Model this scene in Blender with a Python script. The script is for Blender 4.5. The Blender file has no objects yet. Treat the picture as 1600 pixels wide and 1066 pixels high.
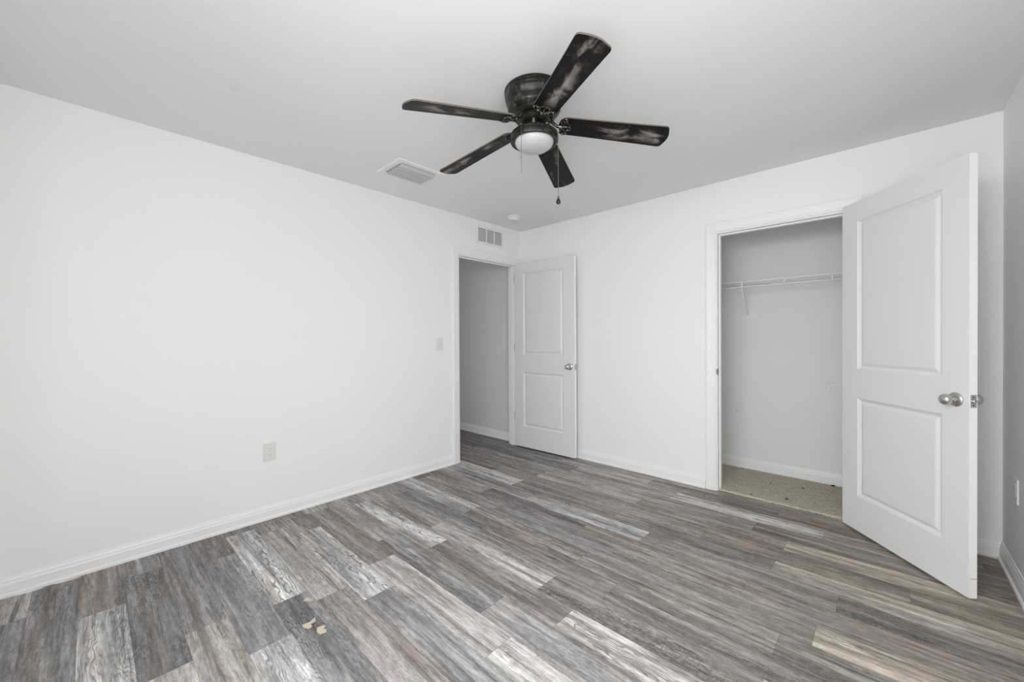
import bpy, bmesh, math, random
from mathutils import Vector, Matrix
random.seed(7)
D = bpy.data
S = bpy.context.scene
COL = S.collection
R = math.radians

# ------------------------------------------------------------------ camera
CAMX, CAMY, CAMZ = 3.0569, -3.4097, 1.2173
YAW, PIT, ROL, FPX = 0.75333, -0.00628, -0.00531, 621.21


def cam_ray(u, v):
    c, s = math.cos(ROL), math.sin(ROL)
    u, v = u * c + v * s, -u * s + v * c
    z, y = 1.0, -v
    c, s = math.cos(PIT), math.sin(PIT)
    z, y = z * c - y * s, z * s + y * c
    return Vector((-math.sin(YAW) * z + math.cos(YAW) * u, math.cos(YAW) * z + math.sin(YAW) * u, y))


f_ = cam_ray(0, 0)
r_ = (cam_ray(1, 0) - f_).normalized()
u_ = -(cam_ray(0, 1) - f_).normalized()
f_.normalize()
cam = D.cameras.new('camera')
cam.sensor_fit = 'HORIZONTAL'
cam.sensor_width = 36
cam.lens = FPX * 36 / 1600
cam.clip_start = 0.02
cam_o = D.objects.new('camera', cam)
cam_o.matrix_world = Matrix(((r_.x, u_.x, -f_.x, CAMX), (r_.y, u_.y, -f_.y, CAMY), (r_.z, u_.z, -f_.z, CAMZ), (0, 0, 0, 1)))
COL.objects.link(cam_o)
S.camera = cam_o

# ------------------------------------------------------------------ sizes of the place (metres)
W, DEP, H, T = 3.5264, 3.77, 2.44, 0.115     # room width, depth, height, wall thickness
HALLX = -1.30                                # far side of the hall
CLX0, CLY = 1.30, 0.74                       # closet left side, closet back
ENT0, ENT1, ENTZ = -0.908, -0.085, 2.040     # entry opening (along the left wall)
CO0, CO1, COZ = 2.090, 2.868, 2.036          # closet opening (along the far wall)

# ------------------------------------------------------------------ world, daylight, hall fill, exposure
wd = D.worlds.new('world')
S.world = wd
wd.use_nodes = True
bg = wd.node_tree.nodes['Background']
bg.inputs[0].default_value = (0.86, 0.93, 1.0, 1)
bg.inputs[1].default_value = 0.15


def area(name, loc, rot, sx, sy, power, col=(1, 1, 1)):
    l = D.lights.new(name, 'AREA')
    l.shape = 'RECTANGLE'
    l.size, l.size_y, l.energy, l.color = sx, sy, power, col
    o = D.objects.new(name, l)
    o.location, o.rotation_euler = loc, rot
    COL.objects.link(o)
    return o


WIN_N = (1.70, 3.34, 0.60, 2.14)       # twin window in the near wall: x0 x1 z0 z1
WIN_R = (-3.60, -2.55, 0.60, 2.14)     # window in the right wall: y0 y1 z0 z1
WZ = (WIN_N[2] + WIN_N[3]) / 2
area('daylight_near', (2.94, -DEP - 0.14, WZ), (R(90), 0, 0), 0.75, 1.5, 35, (0.955, 0.98, 1.0))
area('daylight_right', (W + 0.14, -3.07, WZ), (R(90), 0, R(90)), 1.0, 1.5, 22, (1.0, 0.98, 0.96))
area('skylight_near', (2.20, -DEP - 0.75, 2.1), (R(58), 0, 0), 1.2, 1.3, 72, (0.955, 0.98, 1.0))
area('skylight_right', (W + 0.75, -3.07, 2.1), (R(58), 0, R(90)), 1.2, 1.3, 33, (1.0, 0.98, 0.96))
area('hall_fill', ((HALLX - T) / 2, -3.3, 1.4), (R(90), 0, 0), 1.0, 1.8, 5.5, (0.95, 0.97, 1.0))  # unseen fill lamp added in the closed hall to brighten it

S.cycles.diffuse_bounces = 10
S.cycles.max_bounces = 14
S.view_settings.view_transform = 'Standard'
S.view_settings.look = 'None'
S.view_settings.exposure = 0.2
S.view_settings.gamma = 1.0
S.view_settings.use_curve_mapping = False


# ------------------------------------------------------------------ material helpers
class NT:
    def __init__(self, name):
        self.m = D.materials.new(name)
        self.m.use_nodes = True
        self.t = self.m.node_tree
        self.b = self.t.nodes['Principled BSDF']

    def n(self, typ, **kw):
        o = self.t.nodes.new(typ)
        for k, v in kw.items():
            setattr(o, k, v)
        return o

    def link(self, a, b):
        self.t.links.new(a, b)

    def put(self, sock, v):
        if hasattr(v, 'is_linked') or isinstance(v, bpy.types.NodeSocket):
            self.link(v, sock)
        else:
            sock.default_value = v

    def math(self, op, a, b=0.0, c=0.0, clamp=False):
        o = self.n('ShaderNodeMath', operation=op, use_clamp=clamp)
        self.put(o.inputs[0], a)
        self.put(o.inputs[1], b)
        if len(o.inputs) > 2:
            self.put(o.inputs[2], c)
        return o.outputs[0]

    def mix(self, f, a, b, blend='MIX'):
        o = self.n('ShaderNodeMix', data_type='RGBA', blend_type=blend)
        self.put(o.inputs[0], f)
        self.put(o.inputs[6], a)
        self.put(o.inputs[7], b)
        return o.outputs[2]

    def rng(self, v, a, b, c=0.0, d=1.0, smooth=True):
        o = self.n('ShaderNodeMapRange', interpolation_type='SMOOTHSTEP' if smooth else 'LINEAR')
        self.put(o.inputs[0], v)
        for i, q in enumerate((a, b, c, d)):
            self.put(o.inputs[i + 1], q)
        return o.outputs[0]

    def noise(self, vec, scale=1.0, detail=3.0, rough=0.55, dist=0.0):
        o = self.n('ShaderNodeTexNoise')
        self.link(vec, o.inputs['Vector'])
        o.inputs['Scale'].default_value = scale
        o.inputs['Detail'].default_value = detail
        o.inputs['Roughness'].default_value = rough
        o.inputs['Distortion'].default_value = dist
        return o.outputs[0]

    def pos(self):
        return self.n('ShaderNodeNewGeometry').outputs['Position']

    def obj(self):
        return self.n('ShaderNodeTexCoord').outputs['Object']

    def xyz(self, x, y, z):
        o = self.n('ShaderNodeCombineXYZ')
        for i, v in enumerate((x, y, z)):
            self.put(o.inputs[i], v)
        return o.outputs[0]

    def sep(self, v):
        o = self.n('ShaderNodeSeparateXYZ')
        self.link(v, o.inputs[0])
        return o.outputs

    def bump(self, h, strength, dist=0.002):
        o = self.n('ShaderNodeBump')
        o.inputs['Strength'].default_value = strength
        o.inputs['Distance'].default_value = dist
        self.link(h, o.inputs['Height'])
        self.link(o.outputs[0], self.b.inputs['Normal'])

    def fin(self, col, rough, metal=0.0, spec=None):
        if isinstance(col, tuple):
            col = (*col, 1)[:4]
        self.put(self.b.inputs['Base Color'], col)
        self.put(self.b.inputs['Roughness'], rough)
        self.put(self.b.inputs['Metallic'], metal)
        if spec is not None:
            self.b.inputs['Specular IOR Level'].default_value = spec
        return self.m


def paint(name, col, rough, bscale=220, bstr=0.12, spec=0.3, smudge=0.0, scuffs=()):
    a = NT(name)
    p = a.pos()
    c = (*col, 1)
    if smudge:
        k = a.noise(p, 5.0, 4, 0.6)
        k2 = a.noise(p, 30.0, 3, 0.6)
        msk = a.math('MULTIPLY', a.rng(k, 0.64, 0.74), a.rng(k2, 0.45, 0.7))
        c = a.mix(a.math('MULTIPLY', msk, smudge), c, (col[0] * .6, col[1] * .6, col[2] * .6, 1))
    for (sx, sy, sz), rad, k in scuffs:
        vd = a.n('ShaderNodeVectorMath', operation='DISTANCE')
        a.link(p, vd.inputs[0])
        vd.inputs[1].default_value = (sx, sy, sz)
        msk = a.math('MULTIPLY', a.rng(vd.outputs['Value'], rad, rad * 0.3), a.rng(a.noise(p, 38.0, 4, 0.7, 0.8), 0.46, 0.64))
        c = a.mix(a.math('MULTIPLY', msk, k), c, (col[0] * .45, col[1] * .44, col[2] * .43, 1))
    a.bump(a.noise(p, bscale, 3, 0.6), bstr, 0.0015)
    return a.fin(c, rough, 0, spec)


M_WALL = paint('wall_paint', (0.84, 0.84, 0.84), 0.6, 160, 0.10, 0.25, 0.03)
M_CLOSET = paint('closet_paint', (0.80, 0.80, 0.80), 0.6, 160, 0.10, 0.25, 0.16, (((2.73, 0.74, 0.82), 0.07, 0.34), ((2.04, 0.74, 0.55), 0.12, 0.14), ((2.55, 0.74, 0.62), 0.07, 0.10), ((2.72, 0.74, 2.02), 0.07, 0.14)))
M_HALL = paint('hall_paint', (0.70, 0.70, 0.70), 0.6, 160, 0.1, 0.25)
M_CEIL = paint('ceiling_paint', (0.82, 0.82, 0.82), 0.8, 55, 0.35, 0.1, 0.10, (((1.24, -0.72, 2.44), 0.09, 0.14), ((1.42, -1.10, 2.44), 0.09, 0.14), ((0.62, -2.62, 2.44), 0.06, 0.16), ((1.02, -2.35, 2.44), 0.06, 0.16), ((0.75, -2.9, 2.44), 0.05, 0.18)))
M_TRIM = paint('trim_paint', (0.83, 0.83, 0.83), 0.38, 60, 0.03, 0.4)
M_DEDGE_LIT = paint('door_edge_lit', (0.92, 0.92, 0.92), 0.36, 90, 0.03, 0.4)  # edges whiter than the door faces: window light on them put into the colour
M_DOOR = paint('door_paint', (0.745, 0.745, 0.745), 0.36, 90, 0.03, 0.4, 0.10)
M_PLAST = paint('white_plastic', (0.78, 0.78, 0.77), 0.35, 50, 0.0, 0.4)
M_PLATE = paint('cover_plate_plastic', (0.72, 0.72, 0.71), 0.3, 50, 0.0, 0.4)
M_GRILLE = paint('grille_enamel', (0.54, 0.54, 0.54), 0.4, 50, 0.0, 0.4)
M_SLOT = paint('dark_slot', (0.03, 0.03, 0.03), 0.7, 50, 0.0)
M_DUCT = paint('duct_inside', (0.36, 0.36, 0.36), 0.7, 50, 0.0)
M_GROOVE = paint('groove_grey', (0.35, 0.35, 0.35), 0.6, 50, 0.0)


def metal(name, col, rough, nz=0.0):
    a = NT(name)
    c = (*col, 1)
    if nz:
        k = a.rng(a.noise(a.obj(), 60, 4, 0.65), 0.45, 0.75)
        c = a.mix(a.math('MULTIPLY', k, nz), c, (0.42, 0.40, 0.36, 1))
    return a.fin(c, rough, 1.0)


M_NICKEL = metal('satin_nickel', (0.62, 0.61, 0.60), 0.27)
M_CHAIN = metal('chain_metal', (0.26, 0.25, 0.23), 0.45)
M_HINGE = metal('dull_hinge_metal', (0.14, 0.14, 0.14), 0.45)
M_STRIKE = metal('dull_strike_metal', (0.28, 0.28, 0.28), 0.45)
M_WIRE = paint('white_wire_coating', (0.90, 0.90, 0.90), 0.35, 50, 0.0, 0.4)


def bronze():
    a = NT('worn_bronze')
    o = a.obj()
    s = a.sep(o)
    k = a.noise(o, 26, 5, 0.65)
    k2 = a.noise(a.xyz(a.math('MULTIPLY', s[0], 90.0), a.math('MULTIPLY', s[1], 90.0), a.math('MULTIPLY', s[2], 8.0)), 1, 3, 0.6)
    f = a.math('MULTIPLY', a.rng(k, 0.42, 0.78), a.rng(k2, 0.35, 0.75))
    c = a.mix(a.math('MULTIPLY', f, 0.75), (0.010, 0.010, 0.008, 1), (0.20, 0.19, 0.155, 1))
    a.bump(k2, 0.2, 0.001)
    return a.fin(c, 0.36, 0.35, 0.5)


M_BRONZE = bronze()
M_BRASS = metal('aged_brass', (0.36, 0.31, 0.20), 0.35, 0.3)


def blade_mat():
    a = NT('worn_espresso_blade')
    o = a.obj()
    s = a.sep(o)
    oi = a.n('ShaderNodeObjectInfo')
    rnd = a.math('MULTIPLY', oi.outputs['Random'], 17.0)
    v = a.xyz(a.math('MULTIPLY', s[0], 7.0), a.math('MULTIPLY', s[1], 15.0), rnd)
    cloud = a.rng(a.noise(v, 1, 4, 0.55, 0.5), 0.47, 0.72)
    band = a.rng(a.math('ABSOLUTE', a.math('SUBTRACT', s[1], 0.004)), 0.058, 0.012)
    outer = a.rng(s[0], 0.16, 0.30)
    speck = a.math('MULTIPLY', a.rng(a.noise(a.xyz(a.math('MULTIPLY', s[0], 60.0), a.math('MULTIPLY', s[1], 90.0), rnd), 1, 3, 0.7), 0.64, 0.72), 0.35)
    f = a.math('MULTIPLY', a.math('MULTIPLY', cloud, band), outer)
    c = a.mix(f, (0.0045, 0.0036, 0.0036, 1), (0.36, 0.315, 0.285, 1))
    c = a.mix(speck, c, (0.25, 0.23, 0.21, 1))
    return a.fin(c, 0.5, 0, 0.22)


M_BLADE = blade_mat()
M_BEDGE = paint('dusty_blade_edge', (0.13, 0.112, 0.098), 0.6, 120, 0.1)


def iron_mat():
    a = NT('scuffed_blade_iron')
    k = a.noise(a.obj(), 75, 4, 0.6, 1.2)
    f = a.rng(k, 0.54, 0.66)
    c = a.mix(f, (0.012, 0.011, 0.010, 1), (0.42, 0.41, 0.38, 1))
    a.bump(k, 0.5, 0.002)
    return a.fin(c, 0.4, 0.3, 0.5)


M_IRON = iron_mat()
a = NT('frosted_glass')
M_GLASS = a.fin((0.50, 0.497, 0.493), 0.28, 0, 0.5)
a.b.inputs['Subsurface Weight'].default_value = 0.15
a.b.inputs['Subsurface Radius'].default_value = (0.02, 0.02, 0.02)

a = NT('window_glass')
tr = a.n('ShaderNodeBsdfTransparent')
gl = a.n('ShaderNodeBsdfGlossy')
gl.inputs['Roughness'].default_value = 0.02
mx = a.n('ShaderNodeMixShader')
mx.inputs[0].default_value = 0.06
a.link(tr.outputs[0], mx.inputs[1])
a.link(gl.outputs[0], mx.inputs[2])
a.link(mx.outputs[0], a.t.nodes['Material Output'].inputs[0])
M_PANE = a.m


def carpet_mat():
    a = NT('beige_carpet')
    p = a.pos()
    k = a.noise(p, 210, 3, 0.7)
    k2 = a.noise(p, 7, 3, 0.6)
    c = a.mix(a.rng(k, 0.3, 0.72), (0.38, 0.345, 0.27, 1), (0.82, 0.765, 0.635, 1))
    c = a.mix(a.rng(k2, 0.5, 0.75, 0, 0.35), c, (0.36, 0.33, 0.25, 1))
    a.bump(k, 0.9, 0.006)
    return a.fin(c, 0.95, 0, 0.05)


M_CARPET = carpet_mat()


def floor_mat():
    a = NT('vinyl_plank')
    p = a.sep(a.pos())
    tone = a.n('ShaderNodeAttribute', attribute_name='tone').outputs['Color']
    gs = a.n('ShaderNodeSeparateColor')
    a.link(a.n('ShaderNodeAttribute', attribute_name='grain').outputs['Color'], gs.inputs[0])
    lines, worn, seed = gs.outputs[0], gs.outputs[1], gs.outputs[2]
    z = a.math('MULTIPLY', seed, 53.0)
    x, y = p[0], p[1]

    def vec(kx, ky, off=0.0):
        return a.xyz(a.math('MULTIPLY', x, kx), a.math('MULTIPLY', y, ky), a.math('ADD', z, off))

    def sc(col, k):
        return a.mix(1.0, col, (k, k, k, 1), 'MULTIPLY')

    # wide streaks along the plank
    n1 = a.noise(vec(1.1, 21.0), 1, 4, 0.6, 0.5)
    c = a.mix(a.rng(n1, 0.32, 0.68), sc(tone, 0.60), sc(tone, 1.32))
    n2 = a.noise(vec(1.2, 15.0, 7.0), 1, 3, 0.5, 0.6)
    c = a.mix(a.rng(n2, 0.50, 0.66, 0, 0.62), c, (0.200, 0.156, 0.130, 1))
    n2b = a.noise(vec(1.6, 14.0, 19.0), 1, 3, 0.5, 0.6)
    c = a.mix(a.rng(n2b, 0.53, 0.70, 0, 0.62), c, (0.20, 0.20, 0.213, 1))
    n2c = a.noise(vec(1.5, 19.0, 31.0), 1, 3, 0.5, 0.6)
    c = a.mix(a.rng(n2c, 0.54, 0.72, 0, 0.55), c, (0.47, 0.45, 0.42, 1))
    n2d = a.noise(vec(1.4, 26.0, 83.0), 1, 4, 0.6, 0.8)
    c = a.mix(a.rng(n2d, 0.58, 0.70, 0, 0.75), c, (0.085, 0.076, 0.071, 1))
    # fine fibre
    n3 = a.noise(vec(9.0, 230.0, 3.0), 1, 3, 0.6)
    c = a.mix(1.0, c, a.mix(n3, (0.58, 0.58, 0.58, 1), (1.42, 1.42, 1.42, 1)), 'MULTIPLY')
    n3b = a.noise(vec(4.0, 75.0, 13.0), 1, 4, 0.65, 0.3)
    c = a.mix(a.rng(n3b, 0.52, 0.66, 0, 0.6), c, sc(c, 0.45))
    n6 = a.noise(vec(16.0, 62.0, 97.0), 1, 4, 0.7, 0.4)
    c = a.mix(1.0, c, a.mix(a.rng(n6, 0.25, 0.75), (0.70, 0.70, 0.70, 1), (1.26, 1.26, 1.26, 1)), 'MULTIPLY')
    n7 = a.math('MULTIPLY', a.rng(a.noise(vec(1.8, 9.0, 101.0), 1, 3, 0.5), 0.52, 0.66), a.rng(a.noise(vec(30.0, 120.0, 107.0), 1, 4, 0.75), 0.42, 0.62))
    c = a.mix(a.math('MULTIPLY', n7, 0.6), c, (0.075, 0.070, 0.067, 1))
    # ring lines
    wob = a.noise(vec(1.7, 7.5, 5.0), 1, 3, 0.55)
    ph = a.math('ADD', a.math('MULTIPLY', y, 70.0), a.math('MULTIPLY', wob, 19.0))
    sw = a.math('SINE', a.math('MULTIPLY', ph, 6.2832))
    lm = a.rng(sw, 0.45, 0.98)
    area_m = a.rng(a.noise(vec(2.2, 13.0, 43.0), 1, 2, 0.5), 0.40, 0.58)
    lf = a.math('MULTIPLY', a.math('MULTIPLY', lm, area_m), lines)
    c = a.mix(a.math('MULTIPLY', lf, 0.88), c, (0.10, 0.095, 0.093, 1))
    # worn dark patches
    n4 = a.rng(a.noise(vec(2.0, 11.0, 61.0), 1, 3, 0.5), 0.40, 0.58)
    n5 = a.rng(a.noise(vec(38.0, 150.0, 67.0), 1, 4, 0.7), 0.44, 0.60)
    n5b = a.rng(a.noise(vec(150.0, 30.0, 71.0), 1, 2, 0.6), 0.50, 0.62)
    wf = a.math('MULTIPLY', a.math('MULTIPLY', n4, a.math('MAXIMUM', n5, a.math('MULTIPLY', n5b, 0.6))), worn)
    c = a.mix(a.math('MULTIPLY', wf, 0.85), c, (0.050, 0.048, 0.048, 1))
    # scattered white dust specks
    vo = a.n('ShaderNodeTexVoronoi')
    a.link(a.pos(), vo.inputs['Vector'])
    vo.inputs['Scale'].default_value = 3.2
    sp = a.math('LESS_THAN', vo.outputs['Distance'], 0.011)
    c = a.mix(a.math('MULTIPLY', sp, 0.8), c, (0.75, 0.75, 0.74, 1))
    # seams between planks
    uv = a.n('ShaderNodeUVMap', uv_map='plank')
    q = a.sep(uv.outputs[0])
    ed = a.math('MINIMUM', a.math('MINIMUM', q[0], a.math('SUBTRACT', 0.9144, q[0])),
                a.math('MINIMUM', q[1], a.math('SUBTRACT', 0.1524, q[1])))
    c = a.mix(a.rng(ed, 0.0, 0.0016, 0.55, 0.0), c, (0.05, 0.048, 0.045, 1))
    a.bump(n3, 0.10, 0.001)
    return a.fin(c, a.rng(n3b, 0.3, 0.7, 0.40, 0.55), 0, 0.35)


M_FLOOR = floor_mat()
M_CHIP = paint('cream_chip', (0.50, 0.44, 0.34), 0.8, 90, 0.1)
M_CAULK = paint('white_caulk', (0.85, 0.85, 0.85), 0.6, 90, 0.1)
M_DEBRIS = paint('dark_debris', (0.045, 0.038, 0.03), 0.9, 90, 0.1)


# ------------------------------------------------------------------ geometry helpers
def box(bm, x0, x1, y0, y1, z0, z1, mi=0):
    v = [bm.verts.new(p) for p in ((x0, y0, z0), (x1, y0, z0), (x1, y1, z0), (x0, y1, z0), (x0, y0, z1), (x1, y0, z1), (x1, y1, z1), (x0, y1, z1))]
    fs = []
    for q in ((3, 2, 1, 0), (4, 5, 6, 7), (0, 1, 5, 4), (1, 2, 6, 5), (2, 3, 7, 6), (3, 0, 4, 7)):
        f = bm.faces.new([v[i] for i in q])
        f.material_index = mi
        fs.append(f)
    return v, fs


def bevel_all(bm, w, seg=2, ang=30):
    es = [e for e in bm.edges if e.is_manifold and e.calc_face_angle(0) > R(ang)]
    bmesh.ops.bevel(bm, geom=es, offset=w, segments=seg, affect='EDGES', profile=0.5)


def lathe(bm, prof, n=48, M=Matrix.Identity(4), cap0=True, cap1=True):
    rings = []
    for r, z in prof:
        if r < 1e-6:
            rings.append([bm.verts.new(M @ Vector((0, 0, z)))])
        else:
            rings.append([bm.verts.new(M @ Vector((r * math.cos(2 * math.pi * i / n), r * math.sin(2 * math.pi * i / n), z))) for i in range(n)])
    for A, B in zip(rings, rings[1:]):
        for i in range(n):
            j = (i + 1) % n
            if len(A) == 1 and len(B) == 1:
                continue
            if len(A) == 1:
                bm.faces.new((A[0], B[i], B[j]))
            elif len(B) == 1:
                bm.faces.new((A[i], A[j], B[0]))
            else:
                bm.faces.new((A[i], A[j], B[j], B[i]))
    if cap0 and len(rings[0]) > 1:
        bm.faces.new(rings[0])
    if cap1 and len(rings[-1]) > 1:
        bm.faces.new(rings[-1])


def tube(bm, pts, r, n=8):
    pts = [Vector(p) for p in pts]
    rings = []
    for i, p in enumerate(pts):
        t = ((pts[min(i + 1, len(pts) - 1)] - pts[max(i - 1, 0)])).normalized()
        a = t.orthogonal().normalized() if i == 0 else (rings[-1][1] - t * rings[-1][1].dot(t)).normalized()
        b = t.cross(a)
        rr = r[i] if isinstance(r, (list, tuple)) else r
        rings.append(([bm.verts.new(p + (a * math.cos(2 * math.pi * k / n) + b * math.sin(2 * math.pi * k / n)) * rr) for k in range(n)], a))
    for (A, _), (B, _) in zip(rings, rings[1:]):
        for k in range(n):
            bm.faces.new((A[k], A[(k + 1) % n], B[(k + 1) % n], B[k]))
    bm.faces.new(rings[0][0])
    bm.faces.new(rings[-1][0])


def obj(name, bm, mats, parent=None, loc=None, rot=None, smooth=None):
    bmesh.ops.recalc_face_normals(bm, faces=bm.faces)
    me = D.meshes.new(name)
    bm.to_mesh(me)
    bm.free()
    for m in (mats if isinstance(mats, (list, tuple)) else [mats]):
        me.materials.append(m)
    o = D.objects.new(name, me)
    if loc is not None:
        o.location = loc
    if rot is not None:
        o.rotation_euler = rot
    if parent is not None:
        o.parent = parent
    COL.objects.link(o)
    if smooth is not None:
        for p in me.polygons:
            p.use_smooth = True
        if smooth > 0:
            md = o.modifiers.new('es', 'EDGE_SPLIT')
            md.split_angle = R(smooth)
    return o


def tag(o, label, cat, group=None, kind=None):
    o['label'], o['category'] = label, cat
    if group:
        o['group'] = group
    if kind:
        o['kind'] = kind
    return o


def struct(o, label, cat):
    return tag(o, label, cat, kind='structure')


def thing(name, loc, label, cat, group=None, rot=None):
    o = D.objects.new(name, None)
    o.empty_display_size = 0.05
    o.location = loc
    if rot is not None:
        o.rotation_euler = rot
    COL.objects.link(o)
    return tag(o, label, cat, group)


def nbm():
    return bmesh.new()


# ------------------------------------------------------------------ room shell
bm = nbm()
box(bm, -T, 0, -DEP - T, ENT0 - 0.018, 0, H)
box(bm, -T, 0, ENT1 + 0.018, T, 0, H)
box(bm, -T, 0, ENT0 - 0.018, ENT1 + 0.018, ENTZ + 0.018, H)
struct(obj('wall_left', bm, M_WALL), 'plain white wall on the left with the outlet and light switch', 'wall')

bm = nbm()
box(bm, 0, CO0 - 0.018, 0, T, 0, H)
box(bm, CO1 + 0.018, W, 0, T, 0, H)
box(bm, CO0 - 0.018, CO1 + 0.018, 0, T, COZ + 0.018, H)
struct(obj('wall_far', bm, M_WALL), 'white wall that holds the closet opening', 'wall')

y0, y1, z0, z1 = WIN_R
bm = nbm()
box(bm, W, W + T, -DEP - T, y0, 0, H)
box(bm, W, W + T, y1, CLY + T, 0, H)
box(bm, W, W + T, y0, y1, 0, z0)
box(bm, W, W + T, y0, y1, z1, H)
struct(obj('wall_right', bm, M_WALL), 'white wall at the right edge behind the open closet door', 'wall')

x0, x1, z0, z1 = WIN_N
bm = nbm()
box(bm, 0, x0, -DEP - T, -DEP, 0, H)
box(bm, x1, W, -DEP - T, -DEP, 0, H)
box(bm, x0, x1, -DEP - T, -DEP, 0, z0)
box(bm, x0, x1, -DEP - T, -DEP, z1, H)
struct(obj('wall_near', bm, M_WALL), 'white window wall behind the camera', 'wall')

bm = nbm()
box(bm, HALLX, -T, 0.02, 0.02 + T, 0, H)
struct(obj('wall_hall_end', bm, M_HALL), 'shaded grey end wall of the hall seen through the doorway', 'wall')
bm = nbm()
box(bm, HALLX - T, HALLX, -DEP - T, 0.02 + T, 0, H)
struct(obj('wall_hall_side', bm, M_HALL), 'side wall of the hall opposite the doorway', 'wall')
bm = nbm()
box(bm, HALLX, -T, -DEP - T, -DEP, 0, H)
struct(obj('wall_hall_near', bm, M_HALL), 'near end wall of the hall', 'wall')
bm = nbm()
box(bm, CLX0 - T, W, CLY, CLY + T, 0, H)
struct(obj('wall_closet_back', bm, M_CLOSET), 'shaded scuffed back wall inside the closet', 'wall')
bm = nbm()
box(bm, CLX0 - T, CLX0, T, CLY, 0, H)
struct(obj('wall_closet_side', bm, M_CLOSET), 'left side wall inside the closet', 'wall')

bm = nbm()
box(bm, HALLX - T, W + T, -DEP - T, CLY + T, H, H + 0.1)
struct(obj('ceiling', bm, M_CEIL), 'flat white textured ceiling', 'ceiling')

# ------------------------------------------------------------------ plank floor: every plank laid row by row
PW, PL, PY0 = 0.1524, 0.9144, -2.385
TONES = {'W': (0.576, 0.566, 0.554), 'B': (0.465, 0.431, 0.398), 'G': (0.319, 0.309, 0.302), 'D': (0.241, 0.234, 0.231), 'T': (0.305, 0.269, 0.244), 'L': (0.409, 0.392, 0.37)}
GRAIN = {'W': (1.0, 0.15), 'B': (0.35, 0.25), 'G': (0.35, 0.45), 'D': (0.15, 1.0), 'T': (0.3, 0.45), 'L': (0.3, 0.3)}
ROWS = {   # row: (x of one joint, tones of the planks from that joint onward)
    -10: (0.5, 'GTGG'), -9: (0.3, 'GGTG'), -8: (0.10, 'GGTB'), -7: (0.49, 'WGTG'), -6: (0.226, 'DBTG'), -5: (0.036, 'GBGT'), -4: (0.352, 'GWTG'), -3: (0.10, 'WDTG'),
    -2: (0.213, 'BTGW'), -1: (0.375, 'WGTD'), 0: (0.117, 'TBWG'), 1: (-0.08, 'BDGT'), 2: (0.21, 'WTWB'), 3: (0.0, 'TBDL'),
    4: (0.264, 'DTDB'), 5: (0.0, 'WTGD'), 6: (0.104, 'TGGB'), 7: (0.728, 'DTTL'), 8: (0.156, 'GWGD'), 9: (-0.12, 'WTDB'),
    10: (0.40, 'TGTT'), 11: (-0.11, 'TBTB'), 12: (-0.30, 'GLGD'), 13: (0.04, 'DBWT'), 14: (-0.22, 'GBDT'), 15: (0.30, 'GTGT')}
bm = nbm()
uvl = bm.loops.layers.uv.new('plank')
tl = bm.loops.layers.float_color.new('tone')
gl_ = bm.loops.layers.float_color.new('grain')


def lay(xa, xb, ya, yb, r, k):
    """one plank, cut to the given limits"""
    xj, seq = ROWS[r]
    px, py = xj + k * PL, PY0 + r * PW
    a0, a1, b0, b1 = max(px, xa), min(px + PL, xb), max(py, ya), min(py + PW, yb)
    if a1 - a0 < 1e-4 or b1 - b0 < 1e-4:
        return
    rg = random.Random(r * 131 + k * 17 + 5)
    ch = seq[k] if 0 <= k < len(seq) else rg.choice('GTDLGT')
    t = TONES[ch]
    j = rg.uniform(0.90, 1.10)
    warm_cast = 0.06 if (px + py * 0.35 > 1.75) else -0.02  # planks further right tinted warmer: a warm light cast put into their colour
    if px + py * 0.35 > 1.0 and warm_cast < 0:
        warm_cast = 0.03
    w = (warm_cast + rg.uniform(-0.015, 0.02)) * (0.4 if ch == 'W' else 1.0)
    col = (t[0] * j * (1 + w), t[1] * j * (1 + w * 0.15), t[2] * j * (1 - w * 1.5), 1)
    g = (GRAIN[ch][0] * rg.uniform(0.7, 1), GRAIN[ch][1] * rg.uniform(0.7, 1), rg.random(), 1)
    vs = [bm.verts.new(q) for q in ((a0, b0, 0), (a1, b0, 0), (a1, b1, 0), (a0, b1, 0))]
    f = bm.faces.new(vs)
    for l in f.loops:
        l[uvl].uv = (l.vert.co.x - px, l.vert.co.y - py)
        l[tl] = col
        l[gl_] = g


for r in ROWS:
    for k in range(-3, 6):
        lay(0, W, -DEP, 0.0, r, k)                       # the room
        lay(-T, 0, ENT0, ENT1, r, k)                     # the doorway
        lay(HALLX, -T, -DEP, 0.02, r, k)                 # the hall
        lay(CO0, CO1, 0.0, 0.012, r, k)                  # the strip under the closet door
fl = obj('floor', bm, M_FLOOR)
struct(fl, 'grey and brown weathered wood plank floor', 'floor')

# closet carpet (displaced pile surface)
bm = nbm()
cx0, cx1 = CLX0, W
nx, ny = 300, 110
rg = random.Random(3)
grid = []
for j in range(ny + 1):
    row = []
    for i in range(nx + 1):
        x = cx0 + (cx1 - cx0) * i / nx
        y = 0.012 + (CLY - 0.012) * j / ny
        z = 0.011 + rg.uniform(-0.0045, 0.0045)
        if j == 0:
            z = 0.0015
            y += rg.uniform(-0.006, 0.006)
        row.append(bm.verts.new((x, y, z)))
    grid.append(row)
for j in range(ny):
    for i in range(nx):
        x = cx0 + (cx1 - cx0) * (i + .5) / nx
        y = 0.012 + (CLY - 0.012) * (j + .5) / ny
        if y < T and not (CO0 < x < CO1):
            continue
        bm.faces.new((grid[j][i], grid[j][i + 1], grid[j + 1][i + 1], grid[j + 1][i]))
bmesh.ops.delete(bm, geom=[v for v in bm.verts if not v.link_faces], context='VERTS')
struct(obj('floor_closet', bm, M_CARPET, smooth=0), 'worn beige carpet covering the closet floor', 'carpet')

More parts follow.
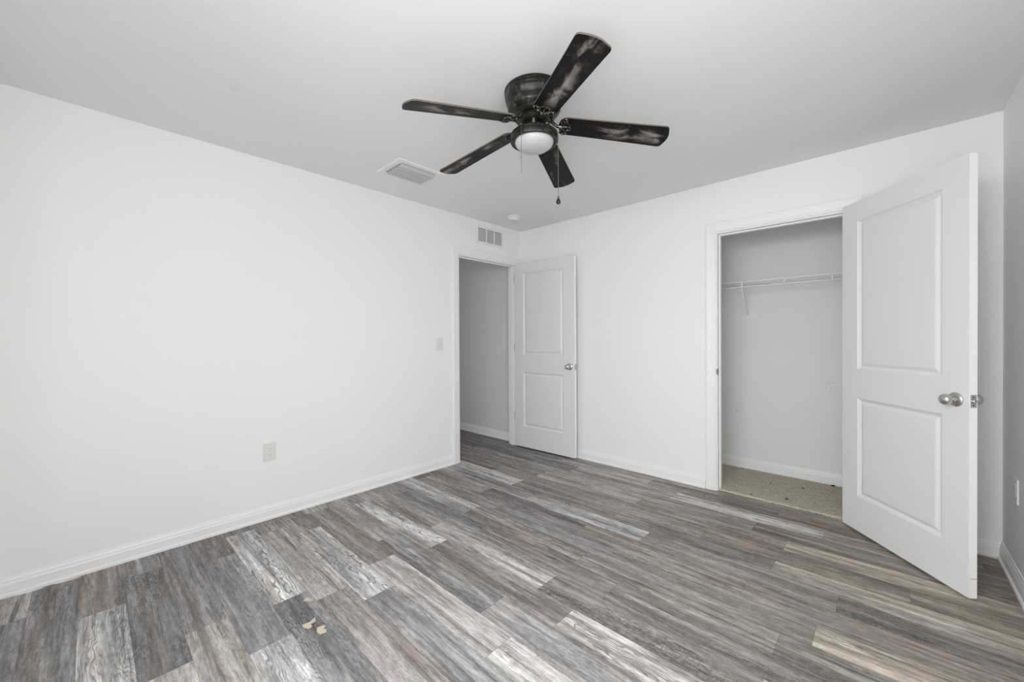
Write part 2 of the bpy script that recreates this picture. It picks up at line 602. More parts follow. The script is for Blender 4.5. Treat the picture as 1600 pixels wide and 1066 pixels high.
# ------------------------------------------------------------------ baseboards
BASE = [(0.0, 0.0), (0.022, 0.0), (0.022, 0.012), (0.0185, 0.0165), (0.0135, 0.0185), (0.013, 0.058), (0.0105, 0.064), (0.0095, 0.074), (0.0055, 0.084), (0.004, 0.093), (0.0, 0.095)]


def baseboard(name, ax, along, normal, a0, a1, wallc, label, m0=0, m1=0, z=0.0):
    """profile swept along one axis; m0/m1 = +1 mitres the end inward (inside corner)"""
    bm = nbm()
    rings = []
    for e, m in ((a0, m0), (a1, m1)):
        ring = []
        for t, h in BASE:
            s = e + (t * m if e == a0 else -t * m)
            ring.append(bm.verts.new((s, wallc + normal * t, z + h) if along == 'x' else (wallc + normal * t, s, z + h)))
        rings.append(ring)
    n = len(BASE)
    for i in range(n):
        bm.faces.new((rings[0][i], rings[0][(i + 1) % n], rings[1][(i + 1) % n], rings[1][i]))
    bm.faces.new(rings[0])
    bm.faces.new(rings[1])
    return struct(obj(name, bm, M_TRIM), label, 'baseboard')


CW = 0.076      # casing width
baseboard('baseboard_left', 0, 'y', 1, -DEP, ENT0 - 0.010 - CW, 0.0, 'long white baseboard along the left wall', 1, 0)
baseboard('baseboard_far', 0, 'x', -1, 0.017, CO0 - 0.012 - CW, 0.0, 'white baseboard between the two doors')
baseboard('baseboard_far_corner', 0, 'x', -1, CO1 + 0.012 + CW, W, 0.0, 'short white baseboard behind the closet door', 0, 1)
baseboard('baseboard_right', 0, 'y', -1, -DEP, 0.0, W, 'white baseboard along the right wall', 1, 1)
baseboard('baseboard_near', 0, 'x', 1, 0.0, W, -DEP, 'white baseboard under the window behind the camera', 1, 1)
baseboard('baseboard_hall', 0, 'x', -1, HALLX, -T, 0.02, 'white baseboard in the hall beyond the doorway')
baseboard('baseboard_closet', 0, 'x', -1, CLX0, W, CLY, 'white baseboard inside the closet', z=0.009)

# ------------------------------------------------------------------ door frames
CAS = [(0.0, 0.0), (0.0, 0.009), (0.006, 0.011), (0.014, 0.0105), (0.020, 0.013), (0.050, 0.0155), (0.058, 0.018), (0.070, 0.018), (CW, 0.015), (CW, 0.0)]


def casing(bm, u0, u1, zt, P, clip=None, ztw=0.0):
    """P(u, depth_out, z) -> world; swept over the two legs and the head with mitres"""
    loops = []
    for w, t in CAS:
        ur = u1 + w
        if clip is not None:
            ur = min(ur, clip)
        loops.append([bm.verts.new(P(u0 - w, t, 0.0)), bm.verts.new(P(u0 - w, t, zt + w)), bm.verts.new(P(ur, t, zt + w)), bm.verts.new(P(ur, t, 0.0))])
    n = len(loops)
    for i in range(n):
        A, B = loops[i], loops[(i + 1) % n]
        for k in range(3):
            try:
                bm.faces.new((A[k], A[k + 1], B[k + 1], B[k]))
            except ValueError:
                pass
    for k in (0, 3):
        bm.faces.new([l[k] for l in loops])


def frame(name, label, u0, u1, zt, P, Pd, stopside, clip=None):
    """casing mesh + jamb and stop children. Pd(u, d, z): d = depth into the wall from the room face"""
    bm = nbm()
    casing(bm, u0 - 0.010, u1 + 0.010, zt + 0.012, P, clip)
    root = struct(obj(name, bm, M_TRIM), label, 'door frame')

    def pbox(bm, ua, ub, d0, d1, za, zb):
        c = [Pd(ua, d0, za), Pd(ub, d1, zb)]
        lo = [min(c[0][i], c[1][i]) for i in range(3)]
        hi = [max(c[0][i], c[1][i]) for i in range(3)]
        box(bm, lo[0], hi[0], lo[1], hi[1], lo[2], hi[2])
    bm = nbm()
    pbox(bm, u0 - 0.0175, u0, 0, T, 0, zt + 0.0175)
    pbox(bm, u1, u1 + 0.0175, 0, T, 0, zt + 0.0175)
    pbox(bm, u0, u1, 0, T, zt, zt + 0.0175)
    obj('jamb', bm, M_TRIM, root)
    bm = nbm()
    s0, s1 = 0.040, 0.075
    pbox(bm, u0, u0 + 0.011, s0, s1, 0, zt)
    pbox(bm, u1 - 0.011, u1, s0, s1, 0, zt)
    pbox(bm, u0 + 0.011, u1 - 0.011, s0, s1, zt - 0.011, zt)
    obj('door_stop', bm, M_TRIM, root)
    return root


fr1 = frame('trim_1', 'white casing around the doorway to the hall', ENT0, ENT1, ENTZ,
            lambda u, t, z: (t, u, z), lambda u, d, z: (-d, u, z), 0, clip=-0.004)
fr2 = frame('trim_2', 'white casing around the closet opening', CO0, CO1, COZ,
            lambda u, t, z: (u, -t, z), lambda u, d, z: (u, d, z), 0)
# strike plate on the closet's left jamb
bm = nbm()
pts = []
for i in range(24):
    t = 2 * math.pi * i / 24
    pts.append((CO0 + 0.0012, 0.010 + 0.016 * math.cos(t), 0.945 + 0.030 * math.sin(t)))
va = [bm.verts.new(p) for p in pts]
vb = [bm.verts.new((p[0] - 0.0012, p[1], p[2])) for p in pts]
bm.faces.new(va)
bm.faces.new(vb)
for i in range(24):
    bm.faces.new((va[i], va[(i + 1) % 24], vb[(i + 1) % 24], vb[i]))
# lip that wraps round the jamb edge towards the room
box(bm, CO0 - 0.009, CO0 + 0.001, -0.0015, 0.004, 0.925, 0.965)
obj('strike_plate', bm, M_STRIKE, fr2)['label'] = 'small grey strike plate on the jamb edge'


# ------------------------------------------------------------------ two-panel doors
def door_slab(w, h, th, panels):
    """moulded slab: x along the door, y into the door from the seen face, z up"""
    bm = nbm()
    MOLD = [(0.0, 0.0), (0.003, 0.0035), (0.017, 0.0115), (0.021, 0.0118), (0.037, 0.0042), (0.042, 0.0035)]
    for side in (0, 1):
        def P(x, z, d):
            return (x, d if side == 0 else th - d, z)

        def quad(xa, xb, za, zb):
            bm.faces.new([bm.verts.new(P(*q, 0.0)) for q in ((xa, za), (xb, za), (xb, zb), (xa, zb))])
        px0, px1 = panels[0][0], panels[0][1]
        zs = [0.0]
        for (xa, xb, za, zb) in panels:
            zs += [za, zb]
        zs.append(h)
        for i in range(0, len(zs), 2):
            quad(0, w, zs[i], zs[i + 1])
        for (xa, xb, za, zb) in panels:
            quad(0, xa, za, zb)
            quad(xb, w, za, zb)
            prev = None
            for o, d in MOLD:
                ring = [bm.verts.new(P(*q, d)) for q in ((xa + o, za + o), (xb - o, za + o), (xb - o, zb - o), (xa + o, zb - o))]
                if prev:
                    for i in range(4):
                        bm.faces.new((prev[i], prev[(i + 1) % 4], ring[(i + 1) % 4], ring[i]))
                prev = ring
            bm.faces.new(prev)
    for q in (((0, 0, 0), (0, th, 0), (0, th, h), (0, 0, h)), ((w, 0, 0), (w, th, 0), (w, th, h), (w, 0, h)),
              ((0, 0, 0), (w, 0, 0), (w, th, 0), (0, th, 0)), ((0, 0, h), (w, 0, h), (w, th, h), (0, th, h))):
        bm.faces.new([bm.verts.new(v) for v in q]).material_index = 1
    bmesh.ops.remove_doubles(bm, verts=bm.verts, dist=1e-5)
    return bm


KNOB = [(0.0, 0.0), (0.033, 0.0), (0.034, 0.003), (0.032, 0.008), (0.024, 0.012), (0.014, 0.014), (0.0115, 0.020), (0.0115, 0.026), (0.015, 0.031), (0.021, 0.038), (0.0255, 0.047), (0.0265, 0.056), (0.0245, 0.065), (0.018, 0.073), (0.009, 0.0775), (0.0, 0.0785)]


def door(name, label, corner, ang, w, h, th, zb, panels, ks, kz, hinge_z, pin, extra=None):
    root = obj(name, door_slab(w, h, th, panels), [M_DOOR, M_DEDGE_LIT], loc=(corner[0], corner[1], zb), rot=(0, 0, ang))
    struct(root, label, 'door')
    for side, kk in ((0, 0.86), (1, 0.9 if name == 'door_2' else 0.62)):
        bm = nbm()
        Mx = Matrix.Translation((ks, 0 if side == 0 else th, kz - zb)) @ Matrix.Rotation(R(90 if side == 0 else -90), 4, 'X')
        lathe(bm, [(r, z * kk) for r, z in KNOB], 40, Mx)
        obj('knob', bm, M_NICKEL, root, smooth=50)['label'] = 'satin nickel door knob'
    bm = nbm()
    box(bm, w - 0.0005, w + 0.0015, th / 2 - 0.0125, th / 2 + 0.0125, kz - zb - 0.029, kz - zb + 0.029)
    bevel_all(bm, 0.0006, 1)
    lp = obj('latch_plate', bm, M_NICKEL, root)
    lp['label'] = 'grey metal latch plate on the door edge'
    bm = nbm()
    lathe(bm, [(0.0095, 0.0), (0.0095, 0.006), (0.006, 0.0105), (0.0, 0.011)], 20, Matrix.Translation((w + 0.001, th / 2, kz - zb)) @ Matrix.Rotation(R(90), 4, 'Y'))
    obj('latch_bolt', bm, M_NICKEL, lp, smooth=50)
    for hz in (kz - zb + 0.019, kz - zb - 0.019):
        bm = nbm()
        lathe(bm, [(0.0032, 0.0), (0.0032, 0.0008), (0.0, 0.0012)], 12, Matrix.Translation((w + 0.0015, th / 2, hz)) @ Matrix.Rotation(R(90), 4, 'Y'))
        obj('screw', bm, M_HINGE, lp)
    for hz in hinge_z:
        bm = nbm()
        lathe(bm, [(0.0, -0.047), (0.003, -0.046), (0.0045, -0.042), (0.0045, 0.042), (0.003, 0.046), (0.0, 0.047)], 16, Matrix.Translation((pin[0], pin[1], hz - zb)))
        obj('hinge', bm, M_HINGE, root, smooth=40)['label'] = 'grey metal hinge'
    return root


d1 = door('door_1', 'white two panel door standing open against the far wall beside the hall doorway', (0.002, -0.110), R(1.5), 0.795, 2.032, 0.035, 0.014,
          [(0.128, 0.664, 0.226, 0.830), (0.128, 0.664, 1.020, 1.927)], 0.740, 0.930, (0.347, 1.117, 1.883), (-0.0035, 0.006))
d2 = door('door_2', 'large white two panel closet door swung wide open into the room', (2.8562, -0.0631), R(-50.93), 0.7646, 2.038, 0.035, 0.014,
          [(0.121, 0.642, 0.216, 0.824), (0.121, 0.642, 1.003, 1.920)], 0.708, 0.919, (0.25, 1.03, 1.82), (-0.006, 0.039))
bm = nbm()
box(bm, 0.7646 - 0.0004, 0.7646 + 0.0004, 0.004, 0.035, 0.088, 0.0905)
obj('edge_crack', bm, M_GROOVE, d2)['label'] = 'thin dark crack across the lower door edge'


# ------------------------------------------------------------------ windows behind the camera
def window(name, label, P, a0, a1, z0, z1):
    """P(u, d, z): d = depth outward from the room face"""
    def pbox(bm, ua, ub, d0, d1, za, zb):
        c = [P(ua, d0, za), P(ub, d1, zb)]
        lo = [min(c[0][i], c[1][i]) for i in range(3)]
        hi = [max(c[0][i], c[1][i]) for i in range(3)]
        box(bm, *(v for i in range(3) for v in (lo[i], hi[i])))
    bm = nbm()
    f = 0.04
    pbox(bm, a0, a0 + f, 0.055, 0.10, z0, z1)
    pbox(bm, a1 - f, a1, 0.055, 0.10, z0, z1)
    pbox(bm, a0 + f, a1 - f, 0.055, 0.10, z0, z0 + f)
    pbox(bm, a0 + f, a1 - f, 0.055, 0.10, z1 - f, z1)
    zm = (z0 + z1) / 2
    pbox(bm, a0 + f, a1 - f, 0.055, 0.09, zm - 0.02, zm + 0.02)
    root = struct(obj(name, bm, M_TRIM), label, 'window')
    for za, zb in ((z0 + f, zm - 0.02), (zm + 0.02, z1 - f)):
        bm = nbm()
        pbox(bm, a0 + f, a1 - f, 0.072, 0.076, za, zb)
        obj('pane', bm, M_PANE, root)
    bm = nbm()
    pbox(bm, a0 - 0.02, a1 + 0.02, -0.02, 0.054, z0 - 0.018, z0 - 0.0005)
    obj('sill', bm, M_TRIM, root)


window('window_1', 'white sash window in the wall behind the camera', lambda u, d, z: (u, -DEP - d, z), *WIN_N)
window('window_2', 'white sash window in the right wall beside the camera', lambda u, d, z: (W + d, u, z), *WIN_R)

# ------------------------------------------------------------------ ceiling fan
FX, FY = 1.7865, -1.886
fan = thing('ceiling_fan', (FX, FY, H), 'dark bronze ceiling fan with five worn blades and a frosted light', 'ceiling fan')
bm = nbm()
lathe(bm, [(0.0, 0.0), (0.143, 0.0), (0.147, -0.003), (0.147, -0.012), (0.143, -0.016), (0.145, -0.020), (0.145, -0.027), (0.142, -0.031), (0.1435, -0.035), (0.1435, -0.041), (0.141, -0.046), (0.137, -0.064), (0.131, -0.071),
           (0.130, -0.078), (0.131, -0.092), (0.126, -0.102), (0.112, -0.113), (0.108, -0.117), (0.108, -0.122), (0.099, -0.130), (0.088, -0.135), (0.0, -0.135)], 72)
obj('motor_housing', bm, M_BRONZE, fan, smooth=32)
bm = nbm()
lathe(bm, [(0.0, -0.135), (0.080, -0.135), (0.082, -0.142), (0.082, -0.158), (0.072, -0.166), (0.050, -0.168), (0.046, -0.172), (0.046, -0.206), (0.0, -0.206)], 48)
obj('hub', bm, M_BRONZE, fan, smooth=32)
for k in range(5):
    t = R(20 + 72 * k)
    bm = nbm()
    lathe(bm, [(0.0, -0.160), (0.008, -0.160), (0.008, -0.212), (0.0, -0.212)], 12, Matrix.Translation((0.064 * math.cos(t), 0.064 * math.sin(t), 0)))
    obj('light_kit_post', bm, M_BRASS, fan, smooth=40)
bm = nbm()
lathe(bm, [(0.0, -0.200), (0.060, -0.201), (0.090, -0.204), (0.110, -0.208), (0.1170, -0.214), (0.1175, -0.222), (0.1145, -0.225), (0.1180, -0.229), (0.1180, -0.246), (0.1155, -0.251), (0.1080, -0.252), (0.0975, -0.246), (0.0965, -0.240), (0.0, -0.236)], 72)
obj('light_ring', bm, M_BRONZE, fan, smooth=32)['label'] = 'bronze ring holding the light bowl'
bm = nbm()
lathe(bm, [(0.096, -0.243)] + [(0.0965 * math.cos(R(a)), -0.246 - 0.050 * math.sin(R(a))) for a in range(0, 90, 8)] + [(0.0, -0.296)], 64, cap0=False)
obj('glass_bowl', bm, M_GLASS, fan, smooth=0)['label'] = 'frosted white glass light bowl'


def blade_bm():
    """outline swept flat: x outward from the fan axis"""
    pts = []
    r0, r1 = 0.122, 0.664

    def hw(x):
        return 0.055 + (0.0690 - 0.055) * (x - r0) / (r1 - r0)
    n = 9
    for i in range(n + 1):                     # rounded root end
        t = R(90 + 180 * i / n)
        pts.append((r0 + 0.045 + 0.045 * math.cos(t), 0.057 * math.sin(t)))
    for x in (0.25, 0.4, 0.55):
        pts.append((x, -hw(x)))
    c = 0.020                                   # slightly bowed tip with rounded corners
    for i in range(6):
        t = R(-90 + 80 * i / 5)
        pts.append((r1 - 0.012 - c + c * math.cos(t), -hw(r1) + c + c * math.sin(t)))
    for i in range(1, 6):
        v = -1 + 2 * i / 6
        pts.append((r1 - 0.012 * v * v, v * (hw(r1) - c)))
    for i in range(6):
        t = R(10 + 80 * i / 5)
        pts.append((r1 - 0.012 - c + c * math.cos(t), hw(r1) - c + c * math.sin(t)))
    for x in (0.55, 0.4, 0.25):
        pts.append((x, hw(x)))
    bm = nbm()
    th = 0.0065
    top = [bm.verts.new((x, y, th)) for x, y in pts]
    bot = [bm.verts.new((x, y, 0)) for x, y in pts]
    bm.faces.new(top)
    bm.faces.new(list(reversed(bot)))
    k = len(pts)
    for i in range(k):
        bm.faces.new((bot[i], bot[(i + 1) % k], top[(i + 1) % k], top[i])).material_index = 1
    return bm


def iron_bm():
    """scroll-shaped bracket under the blade root and its arm to the hub"""
    bm = nbm()
    tube(bm, [(0.066, 0, 0.030), (0.085, 0, 0.022), (0.100, 0, 0.006), (0.115, 0, -0.004), (0.140, 0, -0.005)], [0.010, 0.009, 0.008, 0.008, 0.007], 10)
    for s in (-1, 1):
        tube(bm, [(0.128, 0, -0.004), (0.136, 0.020 * s, -0.004), (0.131, 0.040 * s, -0.003), (0.150, 0.053 * s, -0.002), (0.166, 0.044 * s, -0.002), (0.158, 0.033 * s, -0.003), (0.168, 0.022 * s, -0.003), (0.184, 0.010 * s, -0.003), (0.176, 0, -0.003)], 0.0048, 8)
        tube(bm, [(0.140, 0.012 * s, -0.004), (0.152, 0.022 * s, -0.004), (0.147, 0.034 * s, -0.003)], 0.004, 8)
        lathe(bm, [(0.0, -0.008), (0.005, -0.007), (0.006, -0.003), (0.006, 0.0)], 10, Matrix.Translation((0.160, 0.038 * s, 0)))
    lathe(bm, [(0.0, -0.008), (0.005, -0.007), (0.006, -0.003), (0.006, 0.0)], 10, Matrix.Translation((0.178, 0, 0)))
    tube(bm, [(0.120, 0.0, -0.002), (0.180, 0.0, -0.002)], 0.006, 8)
    return bm


zroot = 2.270 - H
for i, (ang, zt) in enumerate(((328.6, 2.226), (42.5, 2.206), (112.0, 2.208), (183.6, 2.212), (255.0, 2.178))):
    tilt = math.atan2(2.270 - zt, 0.53)
    rot = (R(-11.5), tilt, R(ang))
    zc = zroot + 0.13 * math.tan(tilt)
    if i == 0:
        b0 = obj('blade', blade_bm(), [M_BLADE, M_BEDGE], fan, (0, 0, zc), rot)
        i0 = obj('blade_iron', iron_bm(), M_IRON, b0, smooth=60)
        i0['label'] = 'scrolled dark metal blade bracket'
    else:
        b = b0.copy()
        b.location, b.rotation_euler = (0, 0, zc), rot
        COL.objects.link(b)
        ii = i0.copy()
        ii.parent = b
        COL.objects.link(ii)


def chain(off, ztop, zbot, fob, name):
    bm = nbm()
    n = int((ztop - zbot) / 0.0042)
    for k in range(n):
        z = ztop - 0.0042 * (k + 0.5)
        lathe(bm, [(0.0, 0.0018), (0.0013, 0.0013), (0.0018, 0), (0.0013, -0.0013), (0.0, -0.0018)], 6, Matrix.Translation((off[0], off[1], z)))
    tube(bm, [(off[0], off[1], ztop), (off[0], off[1], zbot)], 0.0007, 6)
    c = obj(name, bm, M_CHAIN, fan, smooth=0)
    c['label'] = 'thin beaded metal pull chain'
    bm = nbm()
    if fob:
        z = zbot
        lathe(bm, [(0.0, z + 0.004), (0.002, z + 0.003), (0.0035, z - 0.006), (0.008, z - 0.016), (0.0115, z - 0.025), (0.0105, z - 0.033), (0.005, z - 0.037), (0.0, z - 0.038)], 20, Matrix.Translation((off[0], off[1], 0)))
        obj('fob', bm, M_BRONZE, c, smooth=0)['label'] = 'dark teardrop fob'
    else:
        lathe(bm, [(0.0, 0.004), (0.003, 0.002), (0.003, -0.002), (0.0, -0.004)], 10, Matrix.Translation((off[0], off[1], zbot + 0.075)))
        obj('chain_connector', bm, M_CHAIN, c, smooth=0)


rx, ry, dx, dy = math.cos(YAW), math.sin(YAW), -math.sin(YAW), math.cos(YAW)
cl = (-0.067 * rx - 0.096 * dx, -0.067 * ry - 0.096 * dy)
cr = (0.1175 * rx - 0.010 * dx, 0.1175 * ry - 0.010 * dy)
chain(cl, 2.222 - H, 1.998 - H, False, 'pull_chain')
chain(cr, 2.215 - H, 1.918 - H, True, 'pull_chain')

# ------------------------------------------------------------------ ceiling register
reg = thing('ceiling_vent', (0.515, -1.775, H), 'white louvered air register on the ceiling left of the fan', 'vent')
vx, vy = 0.157, 0.190
bm = nbm()
fw, ft = 0.046, 0.007


def ring_frame(bm, ax, ay, w, t, sgn=-1, bev=0.006):
    """bevelled rectangular face frame lying in the xy plane, going down by t"""
    prof = [(0.0, 0.0), (bev * 0.3, t * 0.55), (bev, t), (w - 0.003, t), (w, t * 0.6), (w, 0.0)]
    prev, first = None, None
    for o, d in prof:
        r = [bm.verts.new((sx * (ax - o), sy * (ay - o), sgn * d)) for sx, sy in ((-1, -1), (1, -1), (1, 1), (-1, 1))]
        if prev:
            for i in range(4):
                bm.faces.new((prev[i], prev[(i + 1) % 4], r[(i + 1) % 4], r[i]))
        else:
            first = r
        prev = r
    for i in range(4):
        bm.faces.new((prev[i], prev[(i + 1) % 4], first[(i + 1) % 4], first[i]))


ring_frame(bm, vx, vy, fw, ft)
obj('frame', bm, M_PLAST, reg)
bm = nbm()
box(bm, -vx + fw, vx - fw, -vy + fw, vy - fw, -0.0016, -0.0004)
obj('backing', bm, M_DUCT, reg)
ix, iy = vx - fw, vy - fw


def slat_bm():
    bm = nbm()
    pr = []
    for k in range(7):
        t = k / 6
        pr.append((0.0155 - 0.031 * t, -0.003 - 0.019 * math.sin(t * math.pi * 0.62)))
    rings = []
    for y in (-iy + 0.002, iy - 0.002):
        rings.append([bm.verts.new((x, y, z)) for x, z in pr] + [bm.verts.new((x, y, z + 0.0015)) for x, z in reversed(pr)])
    n = len(rings[0])
    for k in range(n):
        bm.faces.new((rings[0][k], rings[0][(k + 1) % n], rings[1][(k + 1) % n], rings[1][k]))
    bm.faces.new(rings[0])
    bm.faces.new(rings[1])
    return bm


s0 = obj('slat', slat_bm(), M_GRILLE, reg, (-0.082, 0, 0), smooth=40)
for k in range(1, 5):
    c = s0.copy()
    c.location = (-0.082 + 0.041 * k, 0, 0)
    COL.objects.link(c)

# ------------------------------------------------------------------ smoke detector
sm = thing('smoke_detector', (0.335, -0.475, H), 'small round white smoke detector on the ceiling near the corner', 'smoke detector')
bm = nbm()
lathe(bm, [(0.0, 0.0), (0.070, 0.0), (0.072, -0.003), (0.071, -0.012), (0.064, -0.016), (0.0, -0.016)], 48)
obj('base', bm, M_PLAST, sm, smooth=35)
bm = nbm()
lathe(bm, [(0.0, -0.015), (0.056, -0.016), (0.054, -0.022), (0.056, -0.026), (0.052, -0.036), (0.042, -0.041), (0.0, -0.043)], 48)
obj('cover', bm, M_PLAST, sm, smooth=35)
bm = nbm()
lathe(bm, [(0.0, -0.042), (0.009, -0.0425), (0.009, -0.0445), (0.0, -0.045)], 20, Matrix.Translation((0.018, -0.018, 0)))
obj('test_button', bm, M_GRILLE, sm, smooth=35)

# ------------------------------------------------------------------ wall return grille over the doorway (wall frame: local x = along the wall, y up, -z out of the wall)
gr = thing('wall_grille', (0.0, -0.482, 2.296), 'white three section air grille on the wall above the hall doorway', 'grille', rot=(R(90), 0, R(90)))
bm = nbm()
gx, gy = 0.195, 0.094
ring_frame(bm, gx, gy, 0.025, 0.006, +1, 0.004)
for xx in (-0.0565, 0.0565):
    box(bm, xx - 0.0065, xx + 0.0065, -gy + 0.024, gy - 0.024, 0.0, 0.0055)
obj('frame', bm, M_PLAST, gr)
bm = nbm()
box(bm, -gx + 0.025, gx - 0.025, -gy + 0.025, gy - 0.025, 0.0003, 0.0010)
obj('backing', bm, M_DUCT, gr)
for xa, xb in ((-0.170, -0.063), (-0.050, 0.050), (0.063, 0.170)):
    bm = nbm()
    y = -gy + 0.029
    while y < gy - 0.028:
        vs = [bm.verts.new(q) for q in ((xa, y, 0.0012), (xb, y, 0.0012), (xb, y - 0.006, 0.0052), (xa, y - 0.006, 0.0052), (xa, y + 0.0012, 0.0012), (xb, y + 0.0012, 0.0012), (xb, y - 0.0048, 0.0052), (xa, y - 0.0048, 0.0052))]
        for q in ((0, 1, 2, 3), (4, 5, 6, 7), (0, 1, 5, 4), (2, 3, 7, 6), (1, 2, 6, 5), (0, 3, 7, 4)):
            bm.faces.new([vs[i] for i in q])
        y += 0.0095
    obj('louver_panel', bm, M_PLATE, gr)


# ------------------------------------------------------------------ switch and outlets
def plate(w, h, t=0.0055):
    bm = nbm()
    box(bm, -w / 2, w / 2, -h / 2, h / 2, 0, t)
    es = [e for e in bm.edges if all(v.co.z > t / 2 for v in e.verts)]
    bmesh.ops.bevel(bm, geom=es, offset=0.003, segments=2, affect='EDGES')
    return bm


sw = thing('light_switch', (0.0, -1.147, 1.167), 'white toggle light switch beside the hall doorway', 'light switch', rot=(R(90), 0, R(90)))
obj('cover_plate', plate(0.078, 0.120), M_PLATE, sw)
bm = nbm()
box(bm, -0.005, 0.005, -0.012, 0.012, 0.0045, 0.0062)
obj('toggle_slot', bm, M_GRILLE, sw)
bm = nbm()
v, _ = box(bm, -0.0038, 0.0038, -0.004, 0.005, 0.005, 0.017)
for q in v:
    if q.co.z > 0.01:
        q.co.y += 0.005
        q.co.x *= 0.8
bevel_all(bm, 0.0008, 1)
obj('toggle', bm, M_PLAST, sw)
for yy in (-0.030, 0.030):
    bm = nbm()
    lathe(bm, [(0.003, 0.005), (0.003, 0.0062), (0.0, 0.0066)], 12, Matrix.Translation((0, yy, 0)), cap0=False)
    obj('screw', bm, M_GRILLE, sw)


def outlet(loc, label, rz):
    o = thing('wall_outlet', loc, label, 'outlet', rot=(R(90), 0, rz))
    obj('cover_plate', plate(0.078, 0.122), M_PLATE, o)
    for yy in (-0.0195, 0.0195):
        bm = nbm()
        n = 20
        ring = []
        for k in range(n):
            t = 2 * math.pi * k / n
            ring.append((max(-0.0145, min(0.0145, 0.0175 * math.cos(t))), yy + 0.0135 * math.sin(t)))
        A = [bm.verts.new((x, y, 0.005)) for x, y in ring]
        B = [bm.verts.new((x, y, 0.0068)) for x, y in ring]
        bm.faces.new(B)
        for k in range(n):
            bm.faces.new((A[k], A[(k + 1) % n], B[(k + 1) % n], B[k]))
        f = obj('receptacle', bm, M_PLAST, o)
        bm = nbm()
        box(bm, -0.0078, -0.0055, yy - 0.001, yy + 0.008, 0.0060, 0.0070)
        box(bm, 0.0055, 0.0078, yy, yy + 0.0075, 0.0060, 0.0070)
        lathe(bm, [(0.0027, 0.006), (0.0027, 0.0070), (0.0, 0.0070)], 12, Matrix.Translation((0, yy - 0.0075, 0)), cap0=False)
        obj('slots', bm, M_SLOT, f)['label'] = 'dark plug slots'
    bm = nbm()
    lathe(bm, [(0.003, 0.005), (0.003, 0.0062), (0.0, 0.0066)], 12, cap0=False)
    obj('screw', bm, M_GRILLE, o)
    return o


outlet((0.0, -2.571, 0.453), 'white duplex wall outlet low on the long left wall', R(90))
outlet((W, -0.322, 0.462), 'white duplex wall outlet on the right wall behind the open closet door', R(-90))

# ------------------------------------------------------------------ wire closet shelf
SY, SZ = 0.425, 1.692
sh = thing('wire_shelf', (2.45, CLY, SZ), 'white wire shelf across the closet', 'shelf')
ox, oy, oz = 2.45, CLY, SZ
xa, xb = CLX0 + 0.004, W - 0.004


def P3(x, y, z):
    return (x - ox, y - oy, z - oz)


bm = nbm()
tube(bm, [P3(xa, SY, SZ), P3(xb, SY, SZ)], 0.0050, 8)
tube(bm, [P3(xa, SY - 0.001, SZ - 0.044), P3(xb, SY - 0.001, SZ - 0.044)], 0.0050, 8)
obj('front_rods', bm, M_WIRE, sh, smooth=0)
bm = nbm()
tube(bm, [P3(xa, CLY - 0.012, SZ), P3(xb, CLY - 0.012, SZ)], 0.0035, 8)
tube(bm, [P3(xa, 0.58, SZ - 0.004), P3(xb, 0.58, SZ - 0.004)], 0.0028, 8)
obj('back_rods', bm, M_WIRE, sh, smooth=0)
bm = nbm()
x = xa + 0.02
while x < xb:
    tube(bm, [P3(x, SY, SZ + 0.003), P3(x, CLY - 0.010, SZ + 0.003)], 0.0010, 6)
    x += 0.0254
obj('deck_wires', bm, M_WIRE, sh, smooth=0)
for k in range(-2, 4):
    x = 2.163 + 0.3035 * k
    bm = nbm()
    tube(bm, [P3(x, SY - 0.002, SZ + 0.003), P3(x, SY - 0.003, SZ - 0.022), P3(x, SY - 0.002, SZ - 0.047)], 0.0062, 8)
    obj('lip_upright', bm, M_WIRE, sh, smooth=0)
for x in (2.150, 3.064):
    bm = nbm()
    va = Vector(P3(x + 0.010, SY, SZ - 0.046))
    vb = Vector(P3(x - 0.016, CLY - 0.002, 1.412))
    d = (vb - va).normalized()
    sx = Vector((1, 0, 0))
    n = d.cross(sx).normalized()
    q = []
    for p in (va, vb):
        q.append([bm.verts.new(p + sx * a * 0.0065 + n * b * 0.0035) for a, b in ((-1, -1), (1, -1), (1, 1), (-1, 1))])
    for i in range(4):
        bm.faces.new((q[0][i], q[0][(i + 1) % 4], q[1][(i + 1) % 4], q[1][i]))
    bm.faces.new(q[0])
    bm.faces.new(q[1])
    e = P3(x - 0.016, CLY, 1.412)
    box(bm, e[0] - 0.008, e[0] + 0.008, e[1] - 0.006, e[1] - 0.0005, e[2] - 0.018, e[2] + 0.010)
    obj('support_brace', bm, M_WIRE, sh)

# ------------------------------------------------------------------ bits lying about


def flake(bm, pts, t, z0=0.0006):
    A = [bm.verts.new((x, y, z0)) for x, y in pts]
    B = [bm.verts.new((x * 0.96, y * 0.96, z0 + t)) for x, y in pts]
    bm.faces.new(B)
    bm.faces.new(list(reversed(A)))
    for i in range(len(pts)):
        j = (i + 1) % len(pts)
        bm.faces.new((A[i], A[j], B[j], B[i]))


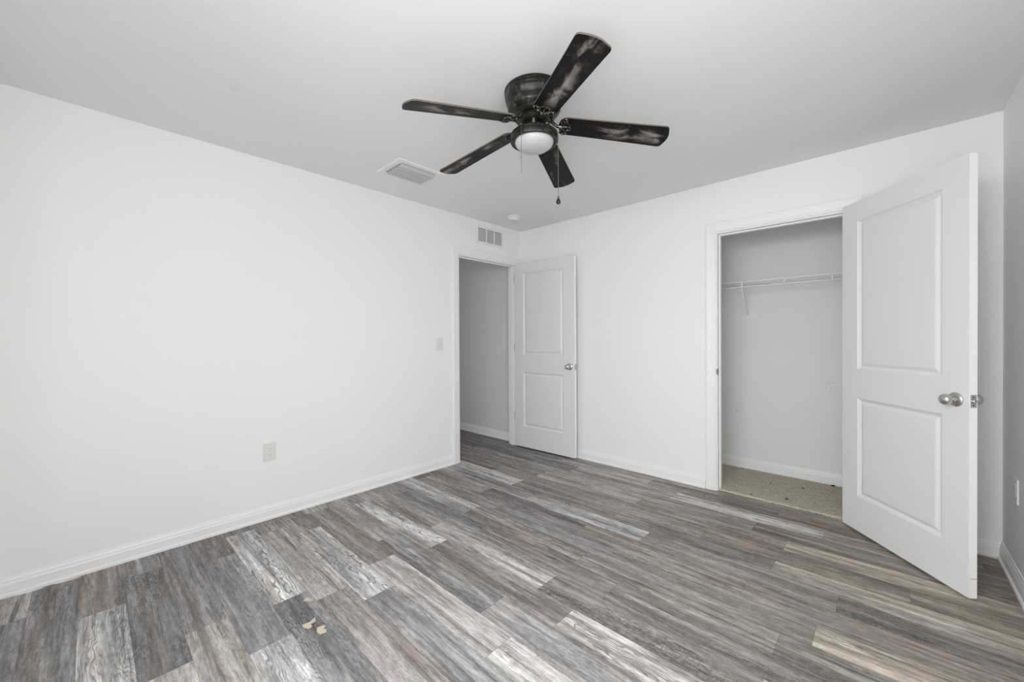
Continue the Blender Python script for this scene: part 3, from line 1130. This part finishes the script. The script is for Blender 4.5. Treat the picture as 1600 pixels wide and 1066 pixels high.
CH = [((1.089, -2.719), [(-0.022, -0.002), (-0.010, 0.016), (0.004, 0.010), (0.016, 0.022), (0.020, 0.004), (0.006, -0.004), (-0.004, -0.016)], 'cream torn chip just past the end of the near white plank, leftmost of three'),
      ((1.269, -2.768), [(-0.024, -0.028), (-0.006, -0.030), (0.020, -0.018), (0.018, -0.002), (-0.002, 0.000), (-0.004, 0.020), (-0.034, 0.030), (-0.020, 0.004)], 'forked cream torn chip on the dark plank, middle of three'),
      ((1.338, -2.747), [(-0.030, -0.010), (-0.008, -0.022), (0.020, -0.018), (0.026, 0.004), (0.010, 0.012), (-0.002, 0.004), (-0.016, 0.020), (-0.026, 0.012)], 'notched cream torn chip on the dark plank, rightmost of three')]
for (cx, cy), pts, lab in CH:
    bm = nbm()
    flake(bm, pts, 0.0012, 0.0)
    tag(obj('floor_chip', bm, M_CHIP, loc=(cx, cy, 0.0)), lab, 'chip', 'cream chips on the floor')
for (xa_, ya_), (xb_, yb_), lab in (((0.024, -3.655), (0.030, -3.570), 'thin white caulk smear along the left baseboard, nearest the camera'), ((0.024, -3.535), (0.034, -3.445), 'longer white caulk smear along the left baseboard')):
    bm = nbm()
    flake(bm, [(0, 0), (xb_ - xa_, yb_ - ya_), (xb_ - xa_ + 0.003, yb_ - ya_ - 0.004), (0.012, (yb_ - ya_) * 0.45), (0.006, 0.004)], 0.0014, 0.0)
    tag(obj('caulk_smear', bm, M_CAULK, loc=(xa_, ya_, 0.0)), lab, 'smear', 'caulk smears by the left baseboard')
DEB = [((2.752, 0.690), 0.013, 'largest dark crumb on the closet carpet, against the baseboard by the door'), ((2.582, 0.468), 0.008, 'dark crumb in the middle of the closet carpet near the door'),
       ((2.526, 0.130), 0.009, 'dark crumb near the front edge of the closet carpet'), ((2.205, 0.075), 0.006, 'tiny dark crumb by the left casing at the carpet edge'),
       ((2.310, 0.060), 0.007, 'dark crumb on the carpet edge right of the left casing'), ((2.371, 0.427), 0.006, 'tiny dark crumb left of centre on the closet carpet')]
for (cx, cy), r0, lab in DEB:
    bm = nbm()
    bmesh.ops.create_icosphere(bm, subdivisions=2, radius=r0)
    rg = random.Random(int(cx * 1000))
    for v in bm.verts:
        v.co *= rg.uniform(0.7, 1.25)
        v.co.z *= 0.55
        v.co.x *= 1.25
    zlow = min(v.co.z for v in bm.verts)
    tag(obj('crumb', bm, M_DEBRIS, loc=(cx, cy, 0.0105 - zlow * 0.6)), lab, 'crumb', 'dark crumbs on the closet carpet')
